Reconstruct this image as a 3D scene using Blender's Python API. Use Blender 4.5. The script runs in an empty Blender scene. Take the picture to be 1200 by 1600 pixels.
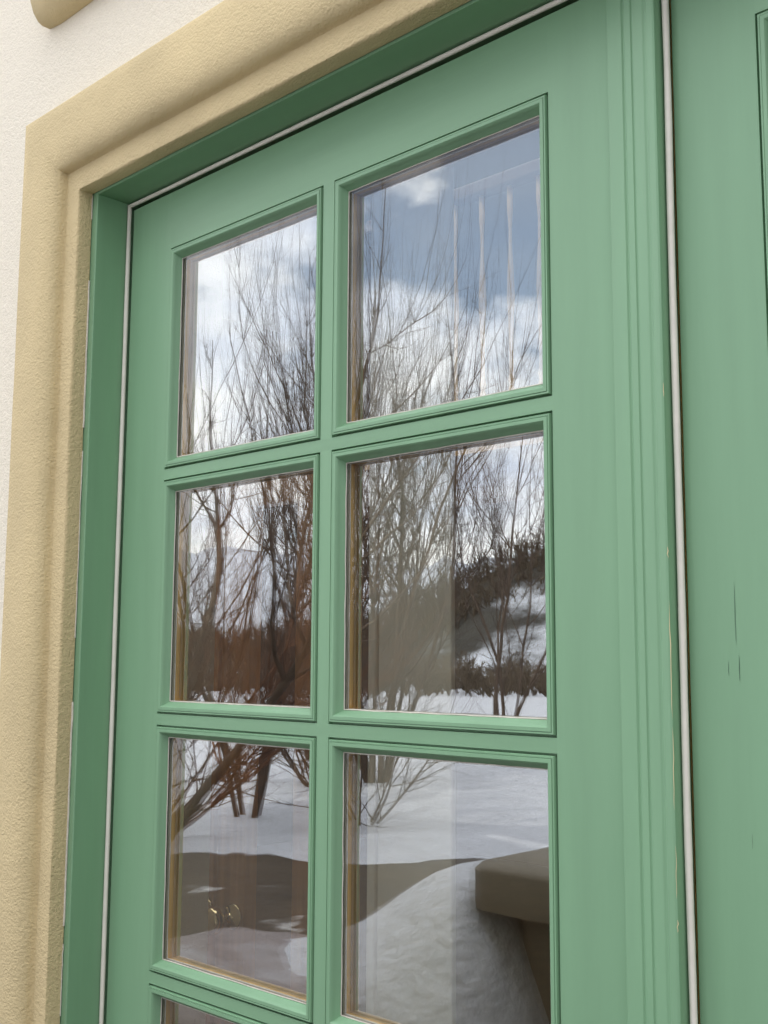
import bpy, bmesh, math, random
from math import radians as rad, sin, cos, pi
from mathutils import Vector, Matrix, noise

S = bpy.context.scene
# ------------------------------------------------------------------ camera
cd = bpy.data.cameras.new('camera'); cam = bpy.data.objects.new('camera', cd)
S.collection.objects.link(cam); S.camera = cam
YAW, PITCH, ROLL = rad(44.227), rad(7.383), rad(0.298)
_f = Vector((-sin(YAW)*cos(PITCH), cos(YAW)*cos(PITCH), sin(PITCH)))
_r = _f.cross(Vector((0, 0, 1))).normalized(); _u = _r.cross(_f)
_r2 = _r*cos(ROLL) + _u*sin(ROLL); _u2 = -_r*sin(ROLL) + _u*cos(ROLL)
cam.matrix_world = Matrix(((_r2.x, _u2.x, -_f.x, 0.0), (_r2.y, _u2.y, -_f.y, -1.0),
                           (_r2.z, _u2.z, -_f.z, 1.5), (0, 0, 0, 1)))
cd.sensor_fit = 'VERTICAL'; cd.sensor_height = 24.0; cd.sensor_width = 18.0
cd.lens = 24*1793.62/1600; cd.clip_start = 0.02; cd.clip_end = 5000

# ------------------------------------------------------------------ exposure, sampling
S.view_settings.view_transform = 'Standard'; S.view_settings.look = 'None'
S.view_settings.exposure = 0.32; S.view_settings.gamma = 1
S.view_settings.use_curve_mapping = False
S.render.engine = 'CYCLES'
S.cycles.use_denoising = True
S.cycles.max_bounces = 12; S.cycles.transparent_max_bounces = 24
S.cycles.diffuse_bounces = 4; S.cycles.glossy_bounces = 6
S.cycles.caustics_reflective = False; S.cycles.caustics_refractive = False
S.cycles.use_adaptive_sampling = False

# ------------------------------------------------------------------ sky: Nishita with broken cloud
SUN_EL, SUN_AZ = rad(33), rad(12)            # behind the house
W = bpy.data.worlds.new('World'); S.world = W; W.use_nodes = True
nt = W.node_tree; nt.nodes.clear()
def N(t, kind, **kw):
    n = t.nodes.new(kind)
    for k, v in kw.items(): setattr(n, k, v)
    return n
out = N(nt, 'ShaderNodeOutputWorld')
sky = N(nt, 'ShaderNodeTexSky', sky_type='NISHITA', sun_disc=False, sun_elevation=SUN_EL, sun_rotation=SUN_AZ)
sky.air_density = 1.0; sky.dust_density = 1.0; sky.ozone_density = 1.5
bgs = N(nt, 'ShaderNodeBackground'); bgs.inputs['Strength'].default_value = 0.18
nt.links.new(sky.outputs[0], bgs.inputs['Color'])
bgc = N(nt, 'ShaderNodeBackground'); bgc.inputs['Strength'].default_value = 1.25
tc = N(nt, 'ShaderNodeTexCoord')
def math_(t, op, a, b=None, c=None, clamp=False):
    n = N(t, 'ShaderNodeMath', operation=op, use_clamp=clamp)
    for i, v in enumerate((a, b, c)):
        if v is None: continue
        if isinstance(v, (int, float)): n.inputs[i].default_value = v
        else: t.links.new(v, n.inputs[i])
    return n.outputs[0]
sep = N(nt, 'ShaderNodeSeparateXYZ'); nt.links.new(tc.outputs['Generated'], sep.inputs[0])
zc = math_(nt, 'ADD', math_(nt, 'MAXIMUM', sep.outputs[2], 0.0), 0.28)
cx = math_(nt, 'DIVIDE', sep.outputs[0], zc); cy = math_(nt, 'DIVIDE', sep.outputs[1], zc)
cmb = N(nt, 'ShaderNodeCombineXYZ'); nt.links.new(cx, cmb.inputs[0]); nt.links.new(cy, cmb.inputs[1])
cn = N(nt, 'ShaderNodeTexNoise'); cn.inputs['Scale'].default_value = 3.4; cn.inputs['Detail'].default_value = 7
cn.inputs['Roughness'].default_value = 0.55; cn.inputs['Distortion'].default_value = 0.25
nt.links.new(cmb.outputs[0], cn.inputs['Vector'])
# a large opening of blue in the cloud, to the south-west of the house and about 20 degrees up
HOLE = Vector((-0.555, -0.73, 0.395)).normalized()
vd = N(nt, 'ShaderNodeVectorMath', operation='DISTANCE'); nt.links.new(tc.outputs['Generated'], vd.inputs[0])
vd.inputs[1].default_value = HOLE
hole = N(nt, 'ShaderNodeMapRange'); nt.links.new(vd.outputs['Value'], hole.inputs['Value'])
hole.inputs['From Min'].default_value = 0.03; hole.inputs['From Max'].default_value = 0.20
hole.inputs['To Min'].default_value = -0.12; hole.inputs['To Max'].default_value = 0.17
cm = math_(nt, 'ADD', cn.outputs['Fac'], hole.outputs[0])
mr = N(nt, 'ShaderNodeMapRange', interpolation_type='SMOOTHSTEP'); nt.links.new(cm, mr.inputs['Value'])
mr.inputs['From Min'].default_value = 0.40; mr.inputs['From Max'].default_value = 0.62
cn2 = N(nt, 'ShaderNodeTexNoise'); cn2.inputs['Scale'].default_value = 3.1; cn2.inputs['Detail'].default_value = 6
nt.links.new(cmb.outputs[0], cn2.inputs['Vector'])
cr = N(nt, 'ShaderNodeValToRGB'); nt.links.new(cn2.outputs['Fac'], cr.inputs[0])
cr.color_ramp.elements[0].position = 0.32; cr.color_ramp.elements[0].color = (0.62, 0.66, 0.78, 1)
cr.color_ramp.elements[1].position = 0.62; cr.color_ramp.elements[1].color = (1.0, 0.97, 0.97, 1)
nt.links.new(cr.outputs[0], bgc.inputs['Color'])
# cloud is thinner and brighter overhead than near the horizon
zr = N(nt, 'ShaderNodeMapRange', interpolation_type='SMOOTHSTEP'); nt.links.new(sep.outputs[2], zr.inputs['Value'])
zr.inputs['From Min'].default_value = 0.42; zr.inputs['From Max'].default_value = 0.80
zr.inputs['To Min'].default_value = 0.75; zr.inputs['To Max'].default_value = 3.0
# a sunlit bank of cloud low in the south-west
vb = N(nt, 'ShaderNodeVectorMath', operation='DOT_PRODUCT'); nt.links.new(tc.outputs['Generated'], vb.inputs[0])
vb.inputs[1].default_value = Vector((-0.74, -0.65, 0.18)).normalized()
br = N(nt, 'ShaderNodeMapRange', interpolation_type='SMOOTHSTEP'); nt.links.new(vb.outputs['Value'], br.inputs['Value'])
br.inputs['From Min'].default_value = 0.78; br.inputs['From Max'].default_value = 0.97
br.inputs['To Min'].default_value = 0.0; br.inputs['To Max'].default_value = 1.75
nt.links.new(math_(nt, 'ADD', zr.outputs[0], br.outputs[0]), bgc.inputs['Strength'])
mx = N(nt, 'ShaderNodeMixShader'); nt.links.new(math_(nt, 'MAXIMUM', mr.outputs[0], 0.20), mx.inputs[0])
nt.links.new(bgs.outputs[0], mx.inputs[1]); nt.links.new(bgc.outputs[0], mx.inputs[2])
nt.links.new(mx.outputs[0], out.inputs['Surface'])

# ------------------------------------------------------------------ sun, behind the house
sl = bpy.data.lights.new('sun', 'SUN'); sl.energy = 3.4; sl.angle = rad(0.5); sl.color = (1.0, 0.95, 0.88)
so = bpy.data.objects.new('sun', sl); S.collection.objects.link(so)
so.rotation_euler = (-(pi/2 - SUN_EL), 0, -SUN_AZ)

# ------------------------------------------------------------------ materials
MATS = {}
def mat(name, col, rough=0.6, bump=None, vary=None, metal=0.0, spec=0.5, stretch=None, second=None):
    """bump=(scale, distance, detail)  vary=(scale, amount)  second=(scale, colour, lo, hi) patches"""
    m = bpy.data.materials.new(name); m.use_nodes = True; t = m.node_tree
    b = t.nodes['Principled BSDF']; b.inputs['Base Color'].default_value = (*col, 1)
    b.inputs['Roughness'].default_value = rough; b.inputs['Metallic'].default_value = metal
    b.inputs['Specular IOR Level'].default_value = spec
    co = N(t, 'ShaderNodeTexCoord'); vec = co.outputs['Object']
    if stretch:
        mp = N(t, 'ShaderNodeMapping'); mp.inputs['Scale'].default_value = stretch
        t.links.new(vec, mp.inputs[0]); vec = mp.outputs[0]
    colsock = None
    if vary:
        n = N(t, 'ShaderNodeTexNoise'); n.inputs['Scale'].default_value = vary[0]; n.inputs['Detail'].default_value = 6
        n.inputs['Roughness'].default_value = 0.6
        t.links.new(vec, n.inputs['Vector'])
        r = N(t, 'ShaderNodeMapRange'); t.links.new(n.outputs['Fac'], r.inputs['Value'])
        r.inputs['From Min'].default_value = 0.3; r.inputs['From Max'].default_value = 0.7
        r.inputs['To Min'].default_value = 1-vary[1]; r.inputs['To Max'].default_value = 1+vary[1]
        v = N(t, 'ShaderNodeVectorMath', operation='SCALE'); v.inputs[0].default_value = col
        t.links.new(r.outputs[0], v.inputs['Scale']); colsock = v.outputs[0]
    if second:
        n = N(t, 'ShaderNodeTexNoise'); n.inputs['Scale'].default_value = second[0]; n.inputs['Detail'].default_value = 8
        n.inputs['Roughness'].default_value = 0.65
        t.links.new(vec, n.inputs['Vector'])
        r = N(t, 'ShaderNodeMapRange', interpolation_type='SMOOTHSTEP'); t.links.new(n.outputs['Fac'], r.inputs['Value'])
        r.inputs['From Min'].default_value = second[2]; r.inputs['From Max'].default_value = second[3]
        x = N(t, 'ShaderNodeMix', data_type='RGBA'); t.links.new(r.outputs[0], x.inputs[0])
        if colsock: t.links.new(colsock, x.inputs[6])
        else: x.inputs[6].default_value = (*col, 1)
        x.inputs[7].default_value = (*second[1], 1); colsock = x.outputs[2]
    if colsock: t.links.new(colsock, b.inputs['Base Color'])
    if bump:
        prev = None
        for (sc, dist, det) in (bump if isinstance(bump, list) else [bump]):
            n = N(t, 'ShaderNodeTexNoise'); n.inputs['Scale'].default_value = sc; n.inputs['Detail'].default_value = det
            n.inputs['Roughness'].default_value = 0.6
            t.links.new(vec, n.inputs['Vector'])
            bp = N(t, 'ShaderNodeBump'); bp.inputs['Strength'].default_value = 1.0; bp.inputs['Distance'].default_value = dist
            t.links.new(n.outputs['Fac'], bp.inputs['Height'])
            if prev: t.links.new(prev, bp.inputs['Normal'])
            prev = bp.outputs[0]
        t.links.new(prev, b.inputs['Normal'])
    MATS[name] = m; return m

GREEN = (0.192, 0.356, 0.206)
paint = mat('green_paint', GREEN, 0.48, bump=[(3.0, 0.0015, 3), (45, 0.00045, 3), (260, 0.00008, 2)], vary=(14, 0.075), stretch=(1, 1, 0.10), second=(160, (0.15, 0.27, 0.165), 0.76, 0.80))
paint_h = mat('green_paint_rail', GREEN, 0.48, bump=[(3.0, 0.0015, 3), (45, 0.00045, 3), (260, 0.00008, 2)], vary=(14, 0.075), stretch=(0.10, 1, 1), second=(160, (0.15, 0.27, 0.165), 0.76, 0.80))
paint_wood = mat('green_paint_weathered', (0.189, 0.351, 0.204), 0.50, bump=[(60, 0.0005, 3)], vary=(30, 0.05), stretch=(1, 1, 0.07))
stucco_white = mat('white_stucco', (0.79, 0.735, 0.60), 0.9, bump=[(330, 0.0028, 3), (60, 0.002, 3)], vary=(180, 0.04),
                   second=(300, (0.40, 0.34, 0.26), 0.70, 0.80))
stucco_tan = mat('tan_stucco', (0.585, 0.475, 0.262), 0.88, bump=[(260, 0.0024, 3), (80, 0.0014, 3), (10, 0.002, 2)], vary=(5, 0.09),
                 second=(330, (0.26, 0.19, 0.09), 0.70, 0.80))
gasket_m = mat('gasket_rubber', (0.74, 0.70, 0.62), 0.55, vary=(40, 0.06))
sealant_m = mat('sealant', (0.62, 0.58, 0.50), 0.6, bump=(200, 0.0008, 2), vary=(60, 0.15))
dark_gap = mat('gap_shadow', (0.03, 0.035, 0.03), 0.9)
spacer_m = mat('spacer_metal', (0.33, 0.29, 0.23), 0.6, metal=0.0, vary=(9, 0.12))
wood_m = mat('oiled_pine', (0.86, 0.55, 0.20), 0.45, bump=(80, 0.0004, 3), vary=(45, 0.22), stretch=(1, 1, 0.06))
wood_dark = mat('brown_wood', (0.58, 0.29, 0.10), 0.45, bump=(60, 0.0004, 3), vary=(30, 0.25), stretch=(1, 1, 0.06))
interior_m = mat('interior_panelling', (0.16, 0.10, 0.055), 0.8, vary=(4, 0.15))
floor_m = mat('floor_boards', (0.14, 0.075, 0.04), 0.5, vary=(6, 0.2))
ceil_m = mat('ceiling_plaster', (0.35, 0.30, 0.24), 0.9, vary=(5, 0.05))
column_m = mat('beige_plaster', (0.66, 0.62, 0.52), 0.8, bump=(60, 0.0006, 3), vary=(8, 0.04))
brass_m = mat('polished_brass', (0.85, 0.68, 0.36), 0.14, metal=1.0)
snow_m = mat('snow', (0.58, 0.59, 0.63), 0.75, bump=[(1.5, 0.12, 5), (9, 0.025, 4)], vary=(2.2, 0.08))
mud_m = mat('wet_road', (0.058, 0.040, 0.021), 0.55, bump=[(6, 0.03, 5)], vary=(1.3, 0.35), second=(1.7, (0.5, 0.48, 0.46), 0.60, 0.70))
paving_m = mat('dark_paving', (0.055, 0.05, 0.045), 0.6, vary=(3, 0.2), bump=(30, 0.002, 3))
bark_m = mat('bark', (0.10, 0.07, 0.05), 0.85, vary=(6, 0.3))
red_bark_m = mat('reddish_bark', (0.15, 0.07, 0.038), 0.85, vary=(4, 0.35))
twig_m = mat('twig_bark', (0.075, 0.052, 0.040), 0.85, vary=(2, 0.3))
brush_m = mat('brush', (0.10, 0.075, 0.05), 0.9, vary=(1.2, 0.35))
forest_m = mat('forest_hill', (0.045, 0.042, 0.035), 1.0, vary=(0.1, 0.4), bump=(0.3, 1.2, 5), second=(0.035, (0.55, 0.57, 0.62), 0.54, 0.66))
hill_m = mat('snow_hill', (0.62, 0.65, 0.72), 1.0, second=(0.02, (0.10, 0.10, 0.10), 0.50, 0.58))
cover_m = mat('vinyl_cover', (0.20, 0.168, 0.118), 0.6, vary=(5, 0.1), bump=(12, 0.006, 3))
cabinet_m = mat('dark_cabinet', (0.05, 0.035, 0.025), 0.6, vary=(12, 0.25), stretch=(1, 1, 0.1))
roof_m = mat('roof_shingle', (0.10, 0.09, 0.08), 0.9, vary=(8, 0.2))
chip_m = mat('bare_chip', (0.62, 0.52, 0.30), 0.8)
crack_m = mat('crack_dark', (0.05, 0.10, 0.065), 0.9)

def glass_mat(name, r0, wave):
    """pane surface: reflects r0 at normal incidence, rising by Schlick's law, passes the rest; a slightly wavy surface"""
    m = bpy.data.materials.new(name); m.use_nodes = True; t = m.node_tree; t.nodes.clear()
    o = N(t, 'ShaderNodeOutputMaterial'); g = N(t, 'ShaderNodeBsdfGlossy'); g.inputs['Roughness'].default_value = 0.0
    g.inputs['Color'].default_value = (0.97, 0.985, 1, 1)
    tr = N(t, 'ShaderNodeBsdfTransparent'); tr.inputs['Color'].default_value = (0.965, 0.975, 0.965, 1)
    ge = N(t, 'ShaderNodeNewGeometry'); d = N(t, 'ShaderNodeVectorMath', operation='DOT_PRODUCT')
    t.links.new(ge.outputs['Normal'], d.inputs[0]); t.links.new(ge.outputs['Incoming'], d.inputs[1])
    c = math_(t, 'ABSOLUTE', d.outputs['Value'])
    p = math_(t, 'POWER', math_(t, 'SUBTRACT', 1.0, c, clamp=True), 5.0)
    fac = math_(t, 'ADD', math_(t, 'MULTIPLY', p, 1-r0), r0, clamp=True)
    if wave:
        co = N(t, 'ShaderNodeTexCoord'); n = N(t, 'ShaderNodeTexNoise'); n.inputs['Scale'].default_value = wave[0]
        n.inputs['Detail'].default_value = 2
        t.links.new(co.outputs['Object'], n.inputs['Vector'])
        b = N(t, 'ShaderNodeBump'); b.inputs['Strength'].default_value = 1; b.inputs['Distance'].default_value = wave[1]
        t.links.new(n.outputs['Fac'], b.inputs['Height']); t.links.new(b.outputs[0], g.inputs['Normal'])
    x = N(t, 'ShaderNodeMixShader'); t.links.new(fac, x.inputs[0])
    t.links.new(tr.outputs[0], x.inputs[1]); t.links.new(g.outputs[0], x.inputs[2]); t.links.new(x.outputs[0], o.inputs['Surface'])
    return m
g_outer = glass_mat('outer_glass', 0.065, (5.5, 0.00022))
g_back = glass_mat('glass_back', 0.015, None)
g_coat = glass_mat('coated_glass', 0.33, (4.5, 0.00025))

# ------------------------------------------------------------------ builders
class MB:
    def __init__(s): s.v = []; s.f = []; s.mi = []
    def add(s, vs, fs, mi=0):
        k = len(s.v); s.v += [tuple(v) for v in vs]; s.f += [tuple(i+k for i in f) for f in fs]; s.mi += [mi]*len(fs)
    def box(s, x0, x1, y0, y1, z0, z1, mi=0):
        s.add([(x0,y0,z0),(x1,y0,z0),(x1,y1,z0),(x0,y1,z0),(x0,y0,z1),(x1,y0,z1),(x1,y1,z1),(x0,y1,z1)],
              [(0,3,2,1),(4,5,6,7),(0,1,5,4),(1,2,6,5),(2,3,7,6),(3,0,4,7)], mi)
    def extrude_z(s, prof, z0, z1):           # prof [(x,y)] closed polygon
        n = len(prof)
        s.add([(x,y,z0) for x,y in prof]+[(x,y,z1) for x,y in prof],
              [(i,(i+1)%n,(i+1)%n+n,i+n) for i in range(n)]+[tuple(range(n))[::-1], tuple(range(n,2*n))])
    def extrude_x(s, prof, x0, x1):           # prof [(y,z)]
        n = len(prof)
        s.add([(x0,y,z) for y,z in prof]+[(x1,y,z) for y,z in prof],
              [(i,(i+1)%n,(i+1)%n+n,i+n) for i in range(n)]+[tuple(range(n))[::-1], tuple(range(n,2*n))])
    def ring(s, x0, x1, z0, z1, prof, closed=True):
        """mitred picture-frame: prof [(inset, y)], inset towards the centre of the rectangle"""
        vs = []
        for (i, y) in prof: vs += [(x0+i,y,z0+i),(x1-i,y,z0+i),(x1-i,y,z1-i),(x0+i,y,z1-i)]
        fs = []; n = len(prof)
        for k in range(n if closed else n-1):
            k2 = (k+1) % n
            for c in range(4):
                c2 = (c+1) % 4; fs.append((k*4+c, k*4+c2, k2*4+c2, k2*4+c))
        s.add(vs, fs)
    def portal(s, x0, x1, z0, z1, prof, seg=1, wob=0.0):
        """three-sided surround: prof [(outset, y)] around an opening x0..x1 up to z1, standing on z0"""
        path = []
        nz = max(1, int((z1-z0)/seg)); nx = max(1, int((x1-x0)/seg))
        for i in range(nz): path.append((0, (z1-z0)*i/nz + z0))
        for i in range(nx+1): path.append((1 if 0 < i < nx else (10 if i == 0 else 11), x0+(x1-x0)*i/nx))
        for i in range(nz-1, -1, -1): path.append((2, (z1-z0)*i/nz + z0))
        vs = []; n = len(prof); q = 0
        for (k, c) in path:
            for (o, y) in prof:
                w = wob*noise.noise(Vector((q*0.13, o*60, y*30))) if wob else 0
                w2 = wob*noise.noise(Vector((q*0.17+40, o*60, y*30))) if wob else 0
                if k == 0: p = (x0-o+w, y+w2, c)
                elif k == 2: p = (x1+o+w, y+w2, c)
                elif k == 1: p = (c, y+w2, z1+o+w)
                elif k == 10: p = (x0-o, y+w2, z1+o)
                else: p = (x1+o, y+w2, z1+o)
                vs.append(p)
            q += 1
        L = len(path)
        fs = [(a*n+i, a*n+(i+1) % n, (a+1)*n+(i+1) % n, (a+1)*n+i) for a in range(L-1) for i in range(n)]
        fs += [tuple(range(n)), tuple((L-1)*n+i for i in range(n))[::-1]]
        s.add(vs, fs)
    def lathe(s, prof, M, n=24, cap=True):    # prof [(r, z)]
        vs = []
        for r, z in prof:
            for i in range(n): vs.append(M @ Vector((r*cos(2*pi*i/n), r*sin(2*pi*i/n), z)))
        fs = [(k*n+i, k*n+(i+1) % n, (k+1)*n+(i+1) % n, (k+1)*n+i) for k in range(len(prof)-1) for i in range(n)]
        if cap: fs += [tuple(range(n))[::-1], tuple((len(prof)-1)*n+i for i in range(n))]
        s.add(vs, fs)
    def tube(s, pts, rad_, n=4):
        if len(pts) < 2: return
        vs = []; k = len(pts)
        for i, p in enumerate(pts):
            d = (pts[min(i+1, k-1)] - pts[max(i-1, 0)])
            if d.length < 1e-9: d = Vector((0, 0, 1))
            d.normalize(); a = d.orthogonal().normalized() if abs(d.x) < .9 else d.cross(Vector((0, 1, 0))).normalized()
            a = d.cross(Vector((0.31, 0.95, 0.05))).normalized(); b = d.cross(a)
            for j in range(n): vs.append(p + (a*cos(2*pi*j/n) + b*sin(2*pi*j/n))*rad_[i])
        fs = [(q*n+j, q*n+(j+1) % n, (q+1)*n+(j+1) % n, (q+1)*n+j) for q in range(k-1) for j in range(n)]
        s.add(vs, fs)
    def build(s, name, mats, parent=None, smooth=False, bevel=0, fixn=True, auto=None):
        me = bpy.data.meshes.new(name); me.from_pydata(s.v, [], s.f)
        if not isinstance(mats, (list, tuple)): mats = [mats]
        for m in mats: me.materials.append(m)
        for p, i in zip(me.polygons, s.mi): p.material_index = i
        if fixn:
            bm = bmesh.new(); bm.from_mesh(me); bmesh.ops.recalc_face_normals(bm, faces=bm.faces); bm.to_mesh(me); bm.free()
        if smooth: me.shade_smooth()
        if auto: me.shade_smooth(); me.set_sharp_from_angle(angle=rad(auto))
        me.update()
        o = bpy.data.objects.new(name, me); S.collection.objects.link(o)
        if parent: o.parent = parent; o.matrix_parent_inverse = Matrix.Translation(-parent.location)
        if bevel:
            b = o.modifiers.new('bevel', 'BEVEL'); b.width = bevel; b.segments = 2; b.limit_method = 'ANGLE'
        return o
def thing(name, label, cat, loc=(0, 0, 0), group=None):
    o = bpy.data.objects.new(name, None); S.collection.objects.link(o); o.location = loc
    o.empty_display_size = 0.1
    return tag(o, label, cat, group)
def tag(o, label=None, cat=None, group=None, kind=None):
    if label: o['label'] = label
    if cat: o['category'] = cat
    if group: o['group'] = group
    if kind: o['kind'] = kind
    return o

# ------------------------------------------------------------------ dimensions (metres, door face at y = 0)
FX0, FX1, FZ1 = -1.557, 0.357, 2.239          # clear opening of the green frame
SX0, SX1, SZ1 = -1.571, 0.371, 2.2425         # inner edge of the stucco surround
WALL_Y = -0.068

# ------------------------------------------------------------------ ground: snow, road, paving
def bank_h(x, y):
    """height of the ground: paving by the house, a snowbank beyond it, the road, then open snow"""
    d = math.hypot(x, y-1); a = math.degrees(math.atan2(-x, 1-y))     # bearing from the doorway
    n1 = noise.noise(Vector((x*0.35, y*0.35, 0))); n2 = noise.noise(Vector((x*1.3, y*1.3, 3)))
    if y > -0.5 or d < 2.2: base = -0.02
    else: base = 0.0
    # shovelled snowbank beside the paving, higher towards the tub and ending against it
    t = max(0, min(1, (48-a)/8.5)); t = t*t*(3-2*t)
    c = 3.65; hgt = 0.61+0.27*t + 0.05*n1 + 0.05*n2 + 0.035*noise.noise(Vector((x*3.1, y*3.1, 9)))
    if y < -0.5:
        k = (d-c)/(0.62 if d < c else 0.75)
        f = math.exp(-k*k*k*k)
        g = max(0, min(1, (-1.68-x)/0.55)); g = g*g*(3-2*g)
        base += hgt*f*g
    # plough ridge on the far side of the road
    k = (d-9.6-0.5*n1)/0.5; base += (0.10+0.02*n2)*math.exp(-k*k)
    if d > 10: base += 0.25*n1*min(1, (d-10)/10) + 0.05*n2
    if d > 60: base += (d-60)*0.004
    return base
mb = MB()
rings = [0.0]; r = 0.35
while r < 900:
    rings.append(r); r *= 1.035 if r < 16 else 1.12
angs = []
a = -180.0
while a < 180: angs.append(a); a += (1.2 if 20 <= a < 75 else 6)
na = len(angs)
vs = []
for r in rings:
    for a in angs:
        x = -r*sin(rad(a)); y = 1-r*cos(rad(a)); vs.append((x, y, bank_h(x, y)))
mb.add(vs, [(k*na+i, k*na+(i+1) % na, (k+1)*na+(i+1) % na, (k+1)*na+i) for k in range(len(rings)-1) for i in range(na)])
tag(mb.build('ground', snow_m, smooth=True), kind='structure')
# road: a curving strip laid just over the snow-free ground
mb = MB(); vs = []; rr = [6.1+i*0.2 for i in range(16)]; aa = [-30+i*0.4 for i in range(350)]
for r in rr:
    for a in aa:
        ro = r + 0.35*noise.noise(Vector((a*0.12, 0, 5)))
        x = -ro*sin(rad(a)); y = 1-ro*cos(rad(a)); e = abs(r-7.6)/1.5
        vs.append((x, y, bank_h(x, y)+0.04-.075*e**4+.012*noise.noise(Vector((x*1.7, y*1.7, 1)))*e+.008*noise.noise(Vector((x*6, y*6, 2)))))
m_ = len(aa)
mb.add(vs, [(k*m_+i, k*m_+i+1, (k+1)*m_+i+1, (k+1)*m_+i) for k in range(len(rr)-1) for i in range(m_-1)])
tag(mb.build('road', mud_m, smooth=True), kind='structure')
mb = MB(); mb.box(-1.9, 9.0, -7.4, -0.115, -0.3, 0.035)  # spread wide and dark out of view to cut light bouncing up
tag(mb.build('paving', paving_m, bevel=0.01), kind='structure')

# dark sheet on the bank west of the paving, shade put into its colour
snow_shade_m = mat('snow_shade', (0.25, 0.215, 0.21), 0.8, bump=[(3, 0.06, 5), (14, 0.02, 4)], vary=(2.5, 0.25), second=(2.6, (0.40, 0.38, 0.39), 0.52, 0.66))
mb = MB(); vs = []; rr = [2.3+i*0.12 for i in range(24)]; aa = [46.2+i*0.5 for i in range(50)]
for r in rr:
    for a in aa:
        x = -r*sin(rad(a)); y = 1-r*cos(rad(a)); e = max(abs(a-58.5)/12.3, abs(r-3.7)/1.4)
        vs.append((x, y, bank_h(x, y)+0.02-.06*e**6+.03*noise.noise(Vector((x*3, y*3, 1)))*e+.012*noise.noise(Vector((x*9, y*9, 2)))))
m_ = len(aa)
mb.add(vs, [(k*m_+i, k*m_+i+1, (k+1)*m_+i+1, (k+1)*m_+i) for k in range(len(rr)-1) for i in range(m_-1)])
tag(mb.build('snow_bank_shade', snow_shade_m, smooth=True), kind='structure')

# ------------------------------------------------------------------ hills
def ridge(name, m, pts, depth, seed):
    """a long hill: pts [(bearing deg, distance, height)] crest line, slopes falling both ways"""
    mb = MB(); vs = []; random.seed(seed); prof = [(-1, 0), (-.8, .15), (-.55, .5), (-.25, .86), (0, 1), (.4, .8), (1, 0)]
    fine = []
    for i in range(len(pts)-1):
        for k in range(14):
            t = k/14; fine.append(tuple(pts[i][j]*(1-t)+pts[i+1][j]*t for j in range(3)))
    fine.append(pts[-1])
    for (a, d, h) in fine:
        for (o, f) in prof:
            dd = d+o*depth; x = -dd*sin(rad(a)); y = 1-dd*cos(rad(a))
            hh = h*f + (noise.noise(Vector((x*.09+seed, y*.09, 0)))*.8+noise.noise(Vector((x*.4, y*.4, seed)))*.45)*f*h*.13
            vs.append((x, y, hh - (1.0 if f == 0 else 0)))
    n = len(prof)
    mb.add(vs, [(q*n+j, q*n+j+1, (q+1)*n+j+1, (q+1)*n+j) for q in range(len(fine)-1) for j in range(n-1)])
    tag(mb.build(name, m, smooth=True), kind='structure')
ridge('wooded_hill', forest_m, [(20, 150, 24), (30, 150, 20), (35.5, 150, 17), (39, 150, 13.5), (42, 155, 9), (46, 160, 4), (52, 165, 2.5), (62, 170, 4), (75, 170, 8)], 38, 2)
ridge('snowy_hill', hill_m, [(15, 420, 40), (30, 420, 48), (40, 430, 38), (48, 440, 40), (55, 440, 44), (70, 430, 30)], 90, 5)

# ------------------------------------------------------------------ house shell with a room behind the doors
house = thing('house', 'cream stucco house wall around the green double doors', 'house', (-1.5, 3, 0))
HX0, HX1, HY1, HZ = -7.5, 5.0, 6.2, 4.3
mb = MB()
mb.box(HX0, SX0-0.06, WALL_Y, 0.25, -0.3, HZ); mb.box(SX1+0.06, HX1, WALL_Y, 0.25, -0.3, HZ)
mb.box(SX0-0.06, SX1+0.06, WALL_Y, 0.25, SZ1+0.06, HZ)
mb.build('wall', stucco_white, house)
mb = MB(); mb.box(HX0, HX0+.25, 0.25, HY1, -0.3, HZ); mb.box(HX1-.25, HX1, 0.25, HY1, -0.3, HZ); mb.box(HX0+.25, HX1-.25, HY1-.25, HY1, -.3, HZ)
mb.build('rear_wall', stucco_white, house)
mb = MB()   # panelling inside
mb.box(HX0+.252, HX1-.252, HY1-.27, HY1-.252, 0.035, HZ-.05); mb.box(HX0+.252, HX0+.27, .255, HY1-.28, 0.035, HZ-.05)
mb.box(HX1-.27, HX1-.252, .255, HY1-.28, 0.035, HZ-.05)
mb.build('panelling', interior_m, house)
mb = MB(); mb.box(HX0+.25, HX1-.25, 0.06, HY1-.25, -0.2, 0.03); mb.build('floor', floor_m, house)
LIGHT_GAP = (-4.6, -0.6, 0.45, 2.5)       # unseen roof opening, added to light the room
mb = MB()
mb.box(HX0+.25, LIGHT_GAP[0], .25, HY1-.25, HZ-.05, HZ+.1); mb.box(LIGHT_GAP[1], HX1-.25, .25, HY1-.25, HZ-.05, HZ+.1)
mb.box(LIGHT_GAP[0], LIGHT_GAP[1], .25, LIGHT_GAP[2], HZ-.05, HZ+.1); mb.box(LIGHT_GAP[0], LIGHT_GAP[1], LIGHT_GAP[3], HY1-.25, HZ-.05, HZ+.1)
mb.build('ceiling', ceil_m, house)
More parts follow.
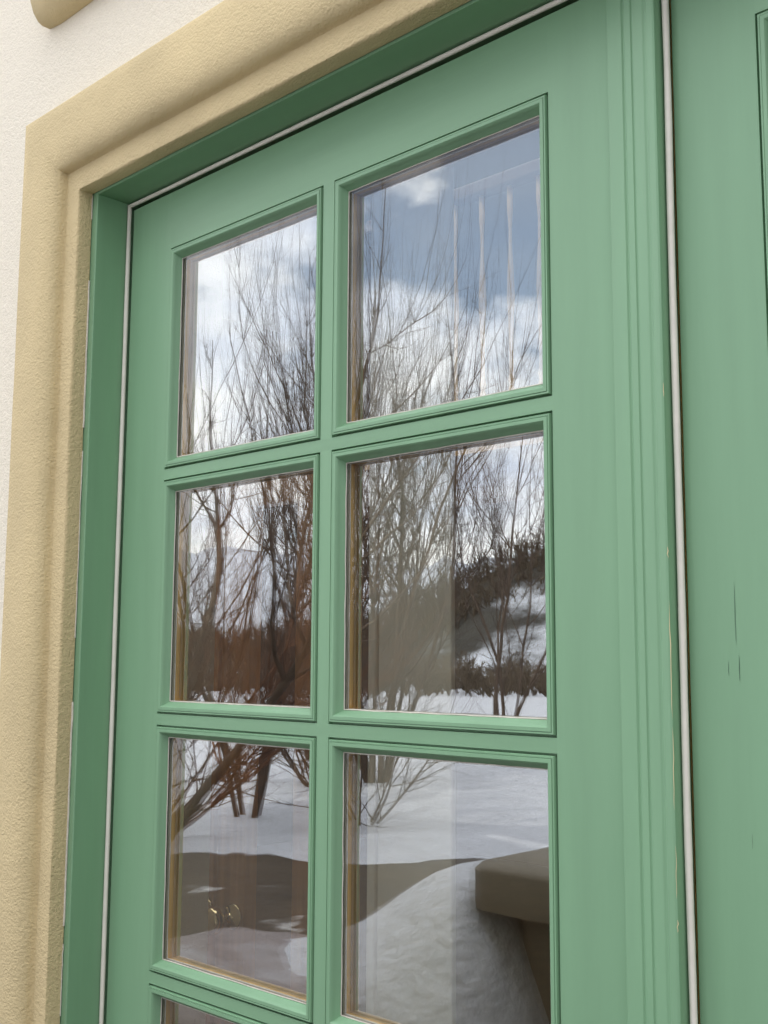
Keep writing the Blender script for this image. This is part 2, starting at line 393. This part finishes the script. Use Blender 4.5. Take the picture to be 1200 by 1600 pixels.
# roof slab rising to a ridge, with the added light opening left clear
mb = MB()
def roof_piece(x0, x1, y0, y1):
    def z(y): return HZ+.12+(y+.6)*.30 if y < 3 else HZ+.12+(3.6)*.30-(y-3)*.30
    ys = [y0, y1] if (y1 <= 3 or y0 >= 3) else [y0, 3, y1]
    p = [(y, z(y)) for y in ys]+[(y, z(y)+.18) for y in ys[::-1]]
    mb.extrude_x(p, x0, x1)
roof_piece(HX0-.4, LIGHT_GAP[0], -.35, HY1+.6); roof_piece(LIGHT_GAP[1], HX1+.4, -.35, HY1+.6)
roof_piece(LIGHT_GAP[0], LIGHT_GAP[1], -.35, LIGHT_GAP[2]); roof_piece(LIGHT_GAP[0], LIGHT_GAP[1], LIGHT_GAP[3], HY1+.6)
mb.build('roof', roof_m, house)

# stucco door surround
PROF = [(0, -0.0625), (0, -0.083), (0.0012, -0.0862), (0.004, -0.0872), (0.033, -0.0868), (0.0360, -0.0870), (0.0370, -0.0885), (0.0380, -0.0945),
        (0.0400, -0.0990), (0.0440, -0.1035), (0.052, -0.1075), (0.063, -0.1102), (0.078, -0.1114), (0.100, -0.1105), (0.130, -0.1080), (0.1475, -0.1060), (0.1525, -0.1035),
        (0.1540, -0.0985), (0.1540, WALL_Y-0.0005)]
PROF2 = PROF + [(0.06, WALL_Y-0.0005), (0.06, -0.0625)]
mb = MB(); mb.portal(SX0, SX1, 0.036, SZ1, PROF2, seg=0.025, wob=0.0008)
o = mb.build('door_surround', stucco_tan, auto=50)
tag(o, 'tan stucco surround with rounded moulding framing the green doors', 'door surround')
# band over the door
mb = MB()
bp = [(WALL_Y-.0005, 2.579), (-.085, 2.579), (-.094, 2.583), (-.105, 2.596), (-.113, 2.615), (-.116, 2.64), (-.116, 2.70), (-.110, 2.725), (-.09, 2.735), (WALL_Y-.0005, 2.735)]
X0, X1 = -1.722, 0.52; nx = 60; vs = []; n = len(bp)
for i in range(nx+1):
    x = X0+(X1-X0)*i/nx
    for (y, z) in bp:
        e = 1.0
        if i in (0, nx): y = y*.86 + (WALL_Y-.0005)*.14; z = 2.655+(z-2.655)*.93
        w = .0015*noise.noise(Vector((x*8, y*40, z*40)))
        vs.append((x, (y+w) if y < WALL_Y-.001 else y, z+w))
mb.add(vs, [(a_*n+i, a_*n+(i+1) % n, (a_+1)*n+(i+1) % n, (a_+1)*n+i) for a_ in range(nx) for i in range(n)]+[tuple(range(n)), tuple(nx*n+i for i in range(n))[::-1]])
o = mb.build('window_sill', stucco_tan, auto=50)
tag(o, 'tan stucco sill band high on the cream wall above the door surround', 'sill')

# ------------------------------------------------------------------ green door frame
fr = thing('door_frame', 'green painted wooden frame lining the opening around both doors', 'door frame', (-0.6, 0, 0.036))
mb = MB(); mb.box(FX0-.075, FX0, -.061, .09, 0.036, FZ1+.075); mb.build('jamb', paint, fr, bevel=.0012)
mb = MB(); mb.box(FX1, FX1+.075, -.061, .09, 0.036, FZ1+.075); mb.build('jamb', paint, fr, bevel=.0012)
mb = MB(); mb.box(FX0, FX1, -.0605, .09, FZ1, FZ1+.075); mb.build('head', paint_h, fr)
mb = MB(); mb.box(FX0, FX1, -.055, .09, 0.036, 0.058); mb.build('threshold', wood_dark, fr, bevel=.002)
def wobble_line(p0, p1, n, r, amp, seed):
    pts = []; rr = []
    for i in range(n+1):
        t = i/n; p = p0.lerp(p1, t)
        p = p + Vector((noise.noise(Vector((t*9, seed, 0))), noise.noise(Vector((t*9, seed, 7)))*.6, noise.noise(Vector((t*9, seed, 14)))))*amp
        pts.append(p); rr.append(r*(1+.12*noise.noise(Vector((t*30, seed, 3)))))
    return pts, rr
# weather-stripping between leaf and frame (white tube)
mb = MB(); G = 0.0035
p, q = wobble_line(Vector((FX0+.0052, -.0045, .06)), Vector((FX0+.0052, -.0045, FZ1-.004)), 60, G, .0007, 1); mb.tube(p, q, 10)
mb.build('weather_strip', gasket_m, fr, smooth=True)
mb = MB(); p, q = wobble_line(Vector((FX0+.004, -.0045, FZ1-.0055)), Vector((FX1-.004, -.0045, FZ1-.0055)), 60, G*.88, .0007, 2); mb.tube(p, q, 10)
mb.build('weather_strip', gasket_m, fr, smooth=True)
mb = MB(); p, q = wobble_line(Vector((FX1-.0052, -.0045, .06)), Vector((FX1-.0052, -.0045, FZ1-.004)), 60, G, .0007, 3); mb.tube(p, q, 10)
mb.build('weather_strip', gasket_m, fr, smooth=True)
# crumbly caulk where stucco meets the frame
mb = MB(); random.seed(4)
z = 0.1
while z < SZ1-.01:
    L = random.uniform(.05, .35); 
    p, q = wobble_line(Vector((SX0+.0002, -.0625, z)), Vector((SX0+.0002, -.0625, min(z+L, SZ1-.003))), 14, random.uniform(.0008, .0019), .0008, z*7)
    mb.tube(p, q, 6); z += L+random.uniform(.0, .12)
mb.build('caulk', sealant_m, fr, smooth=True)

# ------------------------------------------------------------------ glazed doors
ZT, PH, PW, MU = 2.135, 0.34897, 0.34905, 0.01607
PITCHZ = PH+MU
def make_leaf(name, label, xl, xr, ox1, ox2, y0, zt):
    """xl..xr leaf edges, ox1/ox2 left edges of the two pane columns, y0 face"""
    d = thing(name, label, 'door', ((xl+xr)/2, y0, 0.06), 'pair of green glazed doors')
    yb = y0+.042; zb = 0.064; zlow = zt-4*PITCHZ-PH
    def slab(part, x0, x1, z0, z1, bv=0):
        m = MB(); m.box(x0, x1, y0, y0+.022, z0, z1, 0); m.box(x0, x1, y0+.022, yb, z0, z1, 1)
        return m.build(part, [paint_wood if part == 'stile' and y0 > 0 else (paint if part == 'stile' or x1-x0 < .1 else paint_h), wood_m], d)
    slab('stile', xl, ox1, zb, FZ1-.0125); slab('stile', ox2+PW, xr, zb, FZ1-.0125)
    slab('rail', ox1, ox2+PW, zt, FZ1-.0125); slab('rail', ox1, ox2+PW, zb, zlow)
    for i in range(4): slab('muntin', ox1, ox2+PW, zt-i*PITCHZ-PH-MU, zt-i*PITCHZ-PH)
    for i in range(5): slab('muntin', ox1+PW, ox2, zt-i*PITCHZ-PH, zt-i*PITCHZ)
    for i in range(5):
        for ox in (ox1, ox2):
            x0, x1, z1 = ox, ox+PW, zt-i*PITCHZ; z0 = z1-PH
            g = MB()
            for (a_, b_, m1, m2) in ((y0+.0100, y0+.0130, 0, 1), (y0+.0215, y0+.0245, 2, 1)):
                g.add([(x0+.004, a_, z0+.004), (x1-.004, a_, z0+.004), (x1-.004, a_, z1-.004), (x0+.004, a_, z1-.004)], [(0, 1, 2, 3)], m1)
                g.add([(x0+.004, b_, z0+.004), (x1-.004, b_, z0+.004), (x1-.004, b_, z1-.004), (x0+.004, b_, z1-.004)], [(3, 2, 1, 0)], m2)
            gp = g.build('glass_pane', [g_outer, g_back, g_coat], d, fixn=False)
            b = MB(); b.ring(x0, x1, z0, z1, [(0.0002, y0+.0099), (0.0002, y0+.0070), (.0026, y0+.0070), (.0028, y0-.0008), (.0034, y0-.0022),
                                           (.0052, y0-.0020), (.0056, y0-.0012), (.0060, y0-.0026), (.0100, y0-.0026), (.0114, y0-.0014), (.0128, y0+.0018), (.0150, y0+.0060), (.0172, y0+.0085), (.0175, y0+.0099)])
            o_ = b.build('glazing_bead', paint, gp, auto=35)
            s_ = MB(); s_.ring(x0, x1, z0, z1, [(.002, y0+.0132), (.0178, y0+.0132), (.0178, y0+.0148), (.0184, y0+.0150), (.0184, y0+.0156), (.0178, y0+.0158), (.0178, y0+.0168), (.002, y0+.0168)])
            s_.build('spacer', spacer_m, gp)
            w_ = MB(); w_.ring(x0, x1, z0, z1, [(.001, y0+.0171), (.0180, y0+.0171), (.0180, y0+.039), (.0165, yb-.0005), (.0140, yb+.001), (.001, yb+.001)])
            w_.build('inner_bead', wood_m, gp, auto=35)
            c_ = MB()
            random.seed(int(i*10+ox*100+y0*1000)+7)
            e = .0182
            for (p0, p1) in (((x0+e, z0+e), (x0+e, z1-e)), ((x0+e, z0+e), (x1-e, z0+e)), ((x1-e, z0+e), (x1-e, z1-e)), ((x0+e, z1-e), (x1-e, z1-e))):
                p, q = wobble_line(Vector((p0[0], y0+.0098, p0[1])), Vector((p1[0], y0+.0098, p1[1])), 30, .0008, .0007, random.random()*99); c_.tube(p, q, 5)
                p, q = wobble_line(Vector((p0[0], y0+.0171, p0[1])), Vector((p1[0], y0+.0171, p1[1])), 20, .0009, .0005, random.random()*99); c_.tube(p, q, 5)
            c_.build('sealant', sealant_m, gp, smooth=True)
    return d
LX0, LX1 = FX0+.0115, -.5775
leafL = make_leaf('glazed_door', 'green glazed door leaf on the left, ten panes with the raised meeting strip down its right edge', LX0, LX1, -1.4391, -1.0687, 0.0, ZT)
leafR = make_leaf('glazed_door', 'green glazed door leaf on the right, wide stile with fine vertical paint cracks', -.5705, FX1-.0115, -.4790, -.1090, 0.013, ZT)
# meeting strip (astragal) on the left leaf
ast = [(-.6385, -.0003), (-.6385, -.0042), (-.6370, -.0062), (-.6340, -.0066), (-.6190, -.0074), (-.6175, -.0060), (-.6160, -.0062), (-.6145, -.0078), (-.6075, -.0080), (-.6065, -.0068),
       (-.6050, -.0068), (-.6040, -.0082), (-.5925, -.0090), (-.5905, -.0082), (-.5885, -.0084), (-.5870, -.0102), (-.5795, -.0112), (-.5775, -.0104), (-.5770, -.0088), (-.5770, -.0003)]
mb = MB(); mb.extrude_z(ast, .066, FZ1-.014); mb.build('meeting_strip', paint, leafL, auto=20)
mb = MB(); p, q = wobble_line(Vector((-.5725, .0040, .07)), Vector((-.5725, .0040, FZ1-.014)), 60, .0037, .0008, 8); mb.tube(p, q, 10)
mb.build('weather_strip', gasket_m, leafL, smooth=True)
# flaked paint along the strip's edge
def sliver(mb, x, y, z0, z1, w, seed, nx=(1, 0)):
    n = 8; vs = []
    for i in range(n+1):
        t = i/n; z = z0+(z1-z0)*t; ww = w*(sin(pi*t)**.5)*(.6+.6*abs(noise.noise(Vector((t*7, seed, 0)))))
        off = w*1.1*noise.noise(Vector((t*4, seed, 5)))
        vs += [(x+(off-ww/2)*nx[0], y+(off-ww/2)*nx[1], z), (x+(off+ww/2)*nx[0], y+(off+ww/2)*nx[1], z)]
    mb.add(vs, [(2*i, 2*i+1, 2*i+3, 2*i+2) for i in range(n)])
mb = MB(); random.seed(3)
for (z0, z1, w) in ((1.36, 1.44, .0016), (1.445, 1.56, .0018), (1.28, 1.33, .0012), (1.09, 1.115, .0022), (1.76, 1.775, .0016), (1.25, 1.262, .002), (1.60, 1.612, .002)):
    sliver(mb, -.5771, -.0116, z0, z1, w*.6, z0*5)
mb.build('paint_chip', chip_m, leafL)
mb = MB()
for (x, z0, z1, w) in ((-.5215, 1.515, 1.578, .0010), (-.5190, 1.482, 1.508, .0011), (-.5300, 1.487, 1.502, .0008), (-.4890, 1.175, 1.23, .0009), (-.4925, 1.20, 1.212, .0008), (-.512, 1.33, 1.345, .0005), (-.4880, 1.26, 1.28, .0006)):
    if x > -.4865: x = -.4875
    sliver(mb, x, .0127, z0, z1, w*.8, x*50+z0)
mb.build('paint_crack', crack_m, leafR)

# ------------------------------------------------------------------ things in the room
# a beige pier just inside the doors
mb = MB(); mb.box(-1.262, -1.112, .285, .296, .03, HZ-.055); mb.box(-1.279, -1.262, .279, .300, .03, HZ-.055)
o = mb.build('interior_panel', column_m, bevel=.003); tag(o, 'tall narrow beige panel standing in the room behind the right column of panes', 'panel')
# inner wooden doors
def inner_door(label, x0, x1, y, st, glazed, knobx):
    d = thing('interior_door', label, 'door', ((x0+x1)/2, y, .03), 'brown wooden doors inside the room')
    for (a_, b_) in ((x0, x0+st), (x1-st, x1)):
        m = MB(); m.box(a_, b_, y, y+.04, .04, 2.05); m.build('stile', wood_dark, d, bevel=.003)
    m = MB(); m.box(x0+st, x1-st, y+.001, y+.039, .04, .3); m.build('rail', wood_dark, d)
    m = MB(); m.box(x0+st, x1-st, y+.001, y+.039, 1.9, 2.05); m.build('rail', wood_dark, d)
    if not glazed:
        m = MB(); m.box(x0+st, x1-st, y+.012, y+.03, .3, 1.9); m.build('panel', wood_dark, d)
    M = Matrix.Translation((knobx, y, .855)) @ Matrix.Rotation(pi/2, 4, 'X')
    m = MB(); KS = 1.25; m.lathe([(a_*KS, b_*KS) for a_, b_ in [(.026, 0), (.027, .004), (.024, .007), (.010, .010), (.009, .030), (.016, .036), (.026, .046), (.029, .056), (.027, .066), (.018, .073), (.0, .075)]], M, 28, cap=False)
    m.build('knob', brass_m, d, smooth=True)
    return d
inner_door('brown interior door on the left with a brass knob near the gap between the two', -3.30, -2.462, .9, .12, False, -2.488)
inner_door('brown interior door on the right with a brass knob and an open glazed middle', -2.448, -2.040, .9, .115, True, -2.372)
# landing with a balustrade
deck_m = mat('landing_wood', (0.14, 0.07, 0.03), 0.5, vary=(20, 0.2), stretch=(1, 0.1, 1))
land = thing('landing', 'dark wooden upper landing behind the balustrade inside the room', 'landing', (-2.4, 3.5, 2.1))
mb = MB(); mb.box(-3.0, -1.98, 1.96, HY1-.28, 2.02, 2.2); mb.build('deck', deck_m, land)
mb = MB(); mb.box(-2.08, -1.98, 2.06, 2.16, .031, 2.0195); mb.build('post', wood_dark, land)
mb = MB(); mb.box(-3.0, -2.9, 2.06, 2.16, .031, 2.0195); mb.build('post', wood_dark, land)
rail = thing('handrail', 'dark handrail and pale bottom rail of the landing balustrade', 'handrail', (-2.4, 2.0, 2.2))
mb = MB(); mb.box(-3.0, -1.98, 1.97, 2.03, 3.12, 3.17); mb.build('top_rail', deck_m, rail, bevel=.008)
mb = MB(); mb.box(-3.0, -1.98, 1.975, 2.025, 2.201, 2.25); mb.build('bottom_rail', wood_m, rail, bevel=.005)
bal0 = None; k = 0
for i in range(22):
    x = -2.20-.124*i
    if x < -2.95: break
    if bal0 is None:
        m = MB(); T = Matrix.Translation((0, 0, 0))
        prof = [(.016, 0), (.016, .16), (.011, .17), (.018, .19), (.012, .21), (.010, .30), (.015, .40), (.021, .48), (.017, .56), (.010, .64), (.009, .72), (.013, .76), (.016, .78), (.016, .868)]
        m.lathe([(a_*.68, b_) for a_, b_ in prof], T, 14); o = m.build('baluster', wood_m, smooth=True); bal0 = o
    else:
        o = bal0.copy(); S.collection.objects.link(o)
    o.location = (x, 2.0, 2.251)
    tag(o, 'turned pale pine baluster in the row along the upper landing', 'baluster', 'balusters of the landing')

# ------------------------------------------------------------------ covered tub out in the snow
def loc(a, d): return Vector((-d*sin(rad(a)), 1-d*cos(rad(a)), 0))
tb = thing('hot_tub', 'dark square tub under an overhanging tan cover, reflected in the lowest right pane', 'tub', (0, 0, 0))
def rbox(mb, cx, cy, hw, hd, z0, z1, rnd, rot, crown=0, n=8):
    pr = []
    for (sx, sy, a0) in ((1, 1, 0), (-1, 1, 90), (-1, -1, 180), (1, -1, 270)):
        for k in range(n+1):
            a_ = rad(a0+90*k/n); pr.append((sx*(hw-rnd)+rnd*cos(a_), sy*(hd-rnd)+rnd*sin(a_)))
    R_ = Matrix.Rotation(rot, 3, 'Z'); N_ = len(pr); vs = []
    lev = [(z0, 1), (z1-.02, 1), (z1-.005, .985), (z1+crown*.4, .9), (z1+crown, .4)]
    for (z, s_) in lev:
        for (x, y) in pr:
            v = R_ @ Vector((x*s_, y*s_, 0)); vs.append((cx+v.x, cy+v.y, z))
    mb.add(vs, [(k*N_+i, k*N_+(i+1) % N_, (k+1)*N_+(i+1) % N_, (k+1)*N_+i) for k in range(4) for i in range(N_)]+[tuple(range(N_))[::-1], tuple(4*N_+i for i in range(N_))])
TC = (-1.34, -2.50); TR = rad(-2)
mb = MB(); rbox(mb, TC[0], TC[1], .77, .77, .03, .52, .03, TR); mb.build('base', cabinet_m, tb, auto=40)
mb = MB(); rbox(mb, TC[0], TC[1], .80, .80, .50, .82, .06, TR); mb.build('side_panel', cover_m, tb, auto=40)
mb = MB(); rbox(mb, TC[0], TC[1], .91, .91, .80, .925, .10, TR, crown=.03, n=10); mb.build('cover', cover_m, tb, auto=50)

# ------------------------------------------------------------------ bare trees
def bare_tree(label, base, stems, height, spread, seed, thick=.05, dens=1.0, shoots=1.0, group='bare trees in the snowy yard', lean=Vector((0, 0, 0)), bm_=None, tm_=None):
    random.seed(seed)
    t = thing('bare_tree', label, 'tree', base, group)
    tr = MB(); tw = MB()
    def grow(mb, p, d, L, r, seg, trop, wig, r_end=.25, n=5):
        pts = [p.copy()]; rs = [r]; d = d.normalized()
        for i in range(seg):
            d = (d + Vector((random.gauss(0, wig), random.gauss(0, wig), random.gauss(0, wig)*.5)) + Vector((0, 0, trop))).normalized()
            p = p + d*(L/seg); pts.append(p.copy()); rs.append(r*(1-(1-r_end)*(i+1)/seg))
        mb.tube(pts, rs, n); return pts, rs
    def dirs(pts, i): return (pts[min(i+1, len(pts)-1)]-pts[max(0, i-1)]).normalized()
    def side(d, ang):
        a = d.orthogonal().normalized(); a.rotate(Matrix.Rotation(random.uniform(0, 2*pi), 3, d)) 
        return (d*cos(ang)+a*sin(ang)).normalized()
    def twigs(pts, rs, L, count, depth):
        for _ in range(count):
            i = random.randint(1, len(pts)-1); d = dirs(pts, i)
            up = random.random() < .6
            nd = side(d, random.uniform(.35, 1.0)); l = L*random.uniform(.4, 1.2)
            p2, r2 = grow(tw, pts[i].copy(), nd, l, min(rs[i]*.6, .0065*random.uniform(.7, 1.3)), 5, .16*shoots if up else .02, .10, .3, 3)
            if depth > 0: twigs(p2, r2, L*.45, random.randint(2, 4), depth-1)
    for s_ in range(stems):
        a = 2*pi*(s_+random.uniform(-.3, .3))/stems
        d0 = Vector((cos(a)*spread, sin(a)*spread, 1))+lean; r0 = thick*random.uniform(.7, 1.1)
        H = height*random.uniform(.5, .68)
        pts, rs = grow(tr, base+Vector((cos(a)*.1, sin(a)*.1, -.05)), d0, H, r0, 10, .05, .09, .45, 7)
        # limbs
        for k in range(int(7*dens)):
            i = random.randint(3, 10); d = dirs(pts, i)
            nd = side(d, random.uniform(.5, 1.0)); L = height*random.uniform(.22, .42)
            lp, lr = grow(tr, pts[i].copy(), nd, L, rs[i]*random.uniform(.4, .65), 7, .13, .11, .3, 5)
            for _ in range(int(5*dens)):     # straight water shoots
                j = random.randint(2, 7); sd = side(dirs(lp, j), random.uniform(.2, .7)); sd.z = abs(sd.z)+.7*shoots
                sp, sr = grow(tw, lp[j].copy(), sd, height*random.uniform(.15, .36), min(lr[j]*.6, .011), 6, .22*shoots, .045, .2, 3)
                twigs(sp, sr, .30, int(3*dens), 0)
            twigs(lp, lr, .55, int(8*dens), 1)
        twigs(pts, rs, .7, int(7*dens), 1)
        sp, sr = grow(tw, pts[-1].copy(), dirs(pts, 10)+Vector((0, 0, .5)), height*.35, rs[-1]*.8, 6, .15, .05, .2, 4)
        twigs(sp, sr, .4, int(8*dens), 1)
    tr.build('trunk', bm_ or bark_m, t, smooth=True, fixn=False); tw.build('crown', tm_ or twig_m, t, smooth=True, fixn=False)
    return t
def P3(a, d, z=None):
    v = loc(a, d); v.z = bank_h(v.x, v.y) if z is None else z; return v
bare_tree('tall bare tree with slim trunks and long straight shoots, reflected in the left panes', P3(51.0, 11.3), 4, 6.9, .30, 11, .036, 1.1, 1.25)
bare_tree('dense bushy bare tree with upright twigs, reflected in the upper right panes', P3(44.6, 14.0), 9, 6.6, .24, 21, .034, 1.45, 1.3)
bare_tree('spreading bare tree with thick low limbs at the left edge of the reflections', P3(56.6, 8.6), 3, 5.0, .75, 31, .065, 1.0, .8)
bare_tree('small bare tree reflected at the right edge of the middle right pane', P3(38.4, 20.0), 5, 6.6, .20, 41, .035, 1.2, 1.2)
bare_tree('slim bare tree between the bushy one and the slim trunked one in the reflections', P3(47.6, 17.5), 6, 6.6, .25, 51, .035, 1.2, 1.1)
bare_tree('low bare shrub in open snow with arching twigs, reflected low in the middle panes', P3(45.4, 11.0), 8, 1.9, 1.0, 61, .014, .9, .3)
LN = Vector((.50, -.62, 0))
bare_tree('wide tangled reddish shrub with leaning stems at the foot of the slim trunked tree', P3(55.6, 9.9), 10, 3.7, .75, 71, .018, 1.0, .35, lean=LN, bm_=red_bark_m, tm_=red_bark_m)
bare_tree('tangled reddish shrub behind the leaning one, reflected in the middle left pane', P3(51.6, 14.5), 7, 3.4, .8, 72, .018, .9, .45, lean=LN*.6, bm_=red_bark_m, tm_=red_bark_m)
bare_tree('tangled bare shrub beyond the snow with twigs bending over, reflected beside the beige panel', P3(47.5, 13.5), 12, 2.8, .9, 81, .016, 1.1, .4)

# brush along the far edge of the snow field
def brush(label, a0, a1, d, h, count, seed):
    random.seed(seed); mb = MB()
    for _ in range(count):
        a = random.uniform(a0, a1); dd = d*random.uniform(.8, 1.25); b = P3(a, dd); hh = h*random.uniform(.4, 1.1)*(.7+.5*noise.noise(Vector((a*.7, seed, 0))))
        for s_ in range(4):
            dr = Vector((random.gauss(0, .35), random.gauss(0, .35), 1)).normalized(); p = b.copy(); pts = [p.copy()]; rs = [.035]
            for k in range(4):
                dr = (dr+Vector((random.gauss(0, .18), random.gauss(0, .18), .05))).normalized(); p = p+dr*hh/4; pts.append(p.copy()); rs.append(.032*(1-.2*k))
            mb.tube(pts, rs, 3)
            for q in range(5):
                j = random.randint(1, 4); e = pts[j]+Vector((random.gauss(0, .3), random.gauss(0, .3), random.uniform(.1, .5)))*hh*.35
                mb.tube([pts[j], (pts[j]+e)/2+Vector((0, 0, .02)), e], [.022, .018, .010], 3)
    o = mb.build('brush', brush_m, fixn=False); tag(o, label, 'brush', kind='stuff'); return o
brush('brown leafless brush along the far edge of the snow field', 26, 66, 62, 2.2, 1300, 7)

# bare woodland on the far hill
random.seed(91); mb = MB(); crest = [(20, 24), (30, 20), (35.5, 17), (39, 13.5), (42, 9), (46, 4), (52, 2.5), (62, 4), (75, 8)]
def crest_h(a):
    for (a0, h0), (a1, h1) in zip(crest, crest[1:]):
        if a0 <= a <= a1: return h0+(h1-h0)*(a-a0)/(a1-a0)
    return 5
for _ in range(2200):
    a = random.uniform(24, 68); q = random.uniform(0, .5); d = 150-38*q; f = [1, .86, .5, .15][min(3, int(q*4))]
    f = 1-q*1.05; b = P3(a, d, crest_h(a)*max(.05, f)-.5); hh = random.uniform(1.8, 4.5)
    mb.tube([b, b+Vector((random.gauss(0, .2), random.gauss(0, .2), hh*.5)), b+Vector((random.gauss(0, .4), random.gauss(0, .4), hh))], [.10, .07, .03], 3)
    for k in range(9):
        z0 = hh*random.uniform(.25, .8); c = b+Vector((0, 0, z0)); e = c+Vector((random.gauss(0, 1), random.gauss(0, 1), random.uniform(.6, 1.8)))*hh*.19
        mb.tube([c, (c+e)/2+Vector((0, 0, .1)), e], [.045, .035, .02], 3)
tag(mb.build('woodland', brush_m, fixn=False), 'leafless woodland covering the dark hill far beyond the yard', 'woodland', kind='stuff')
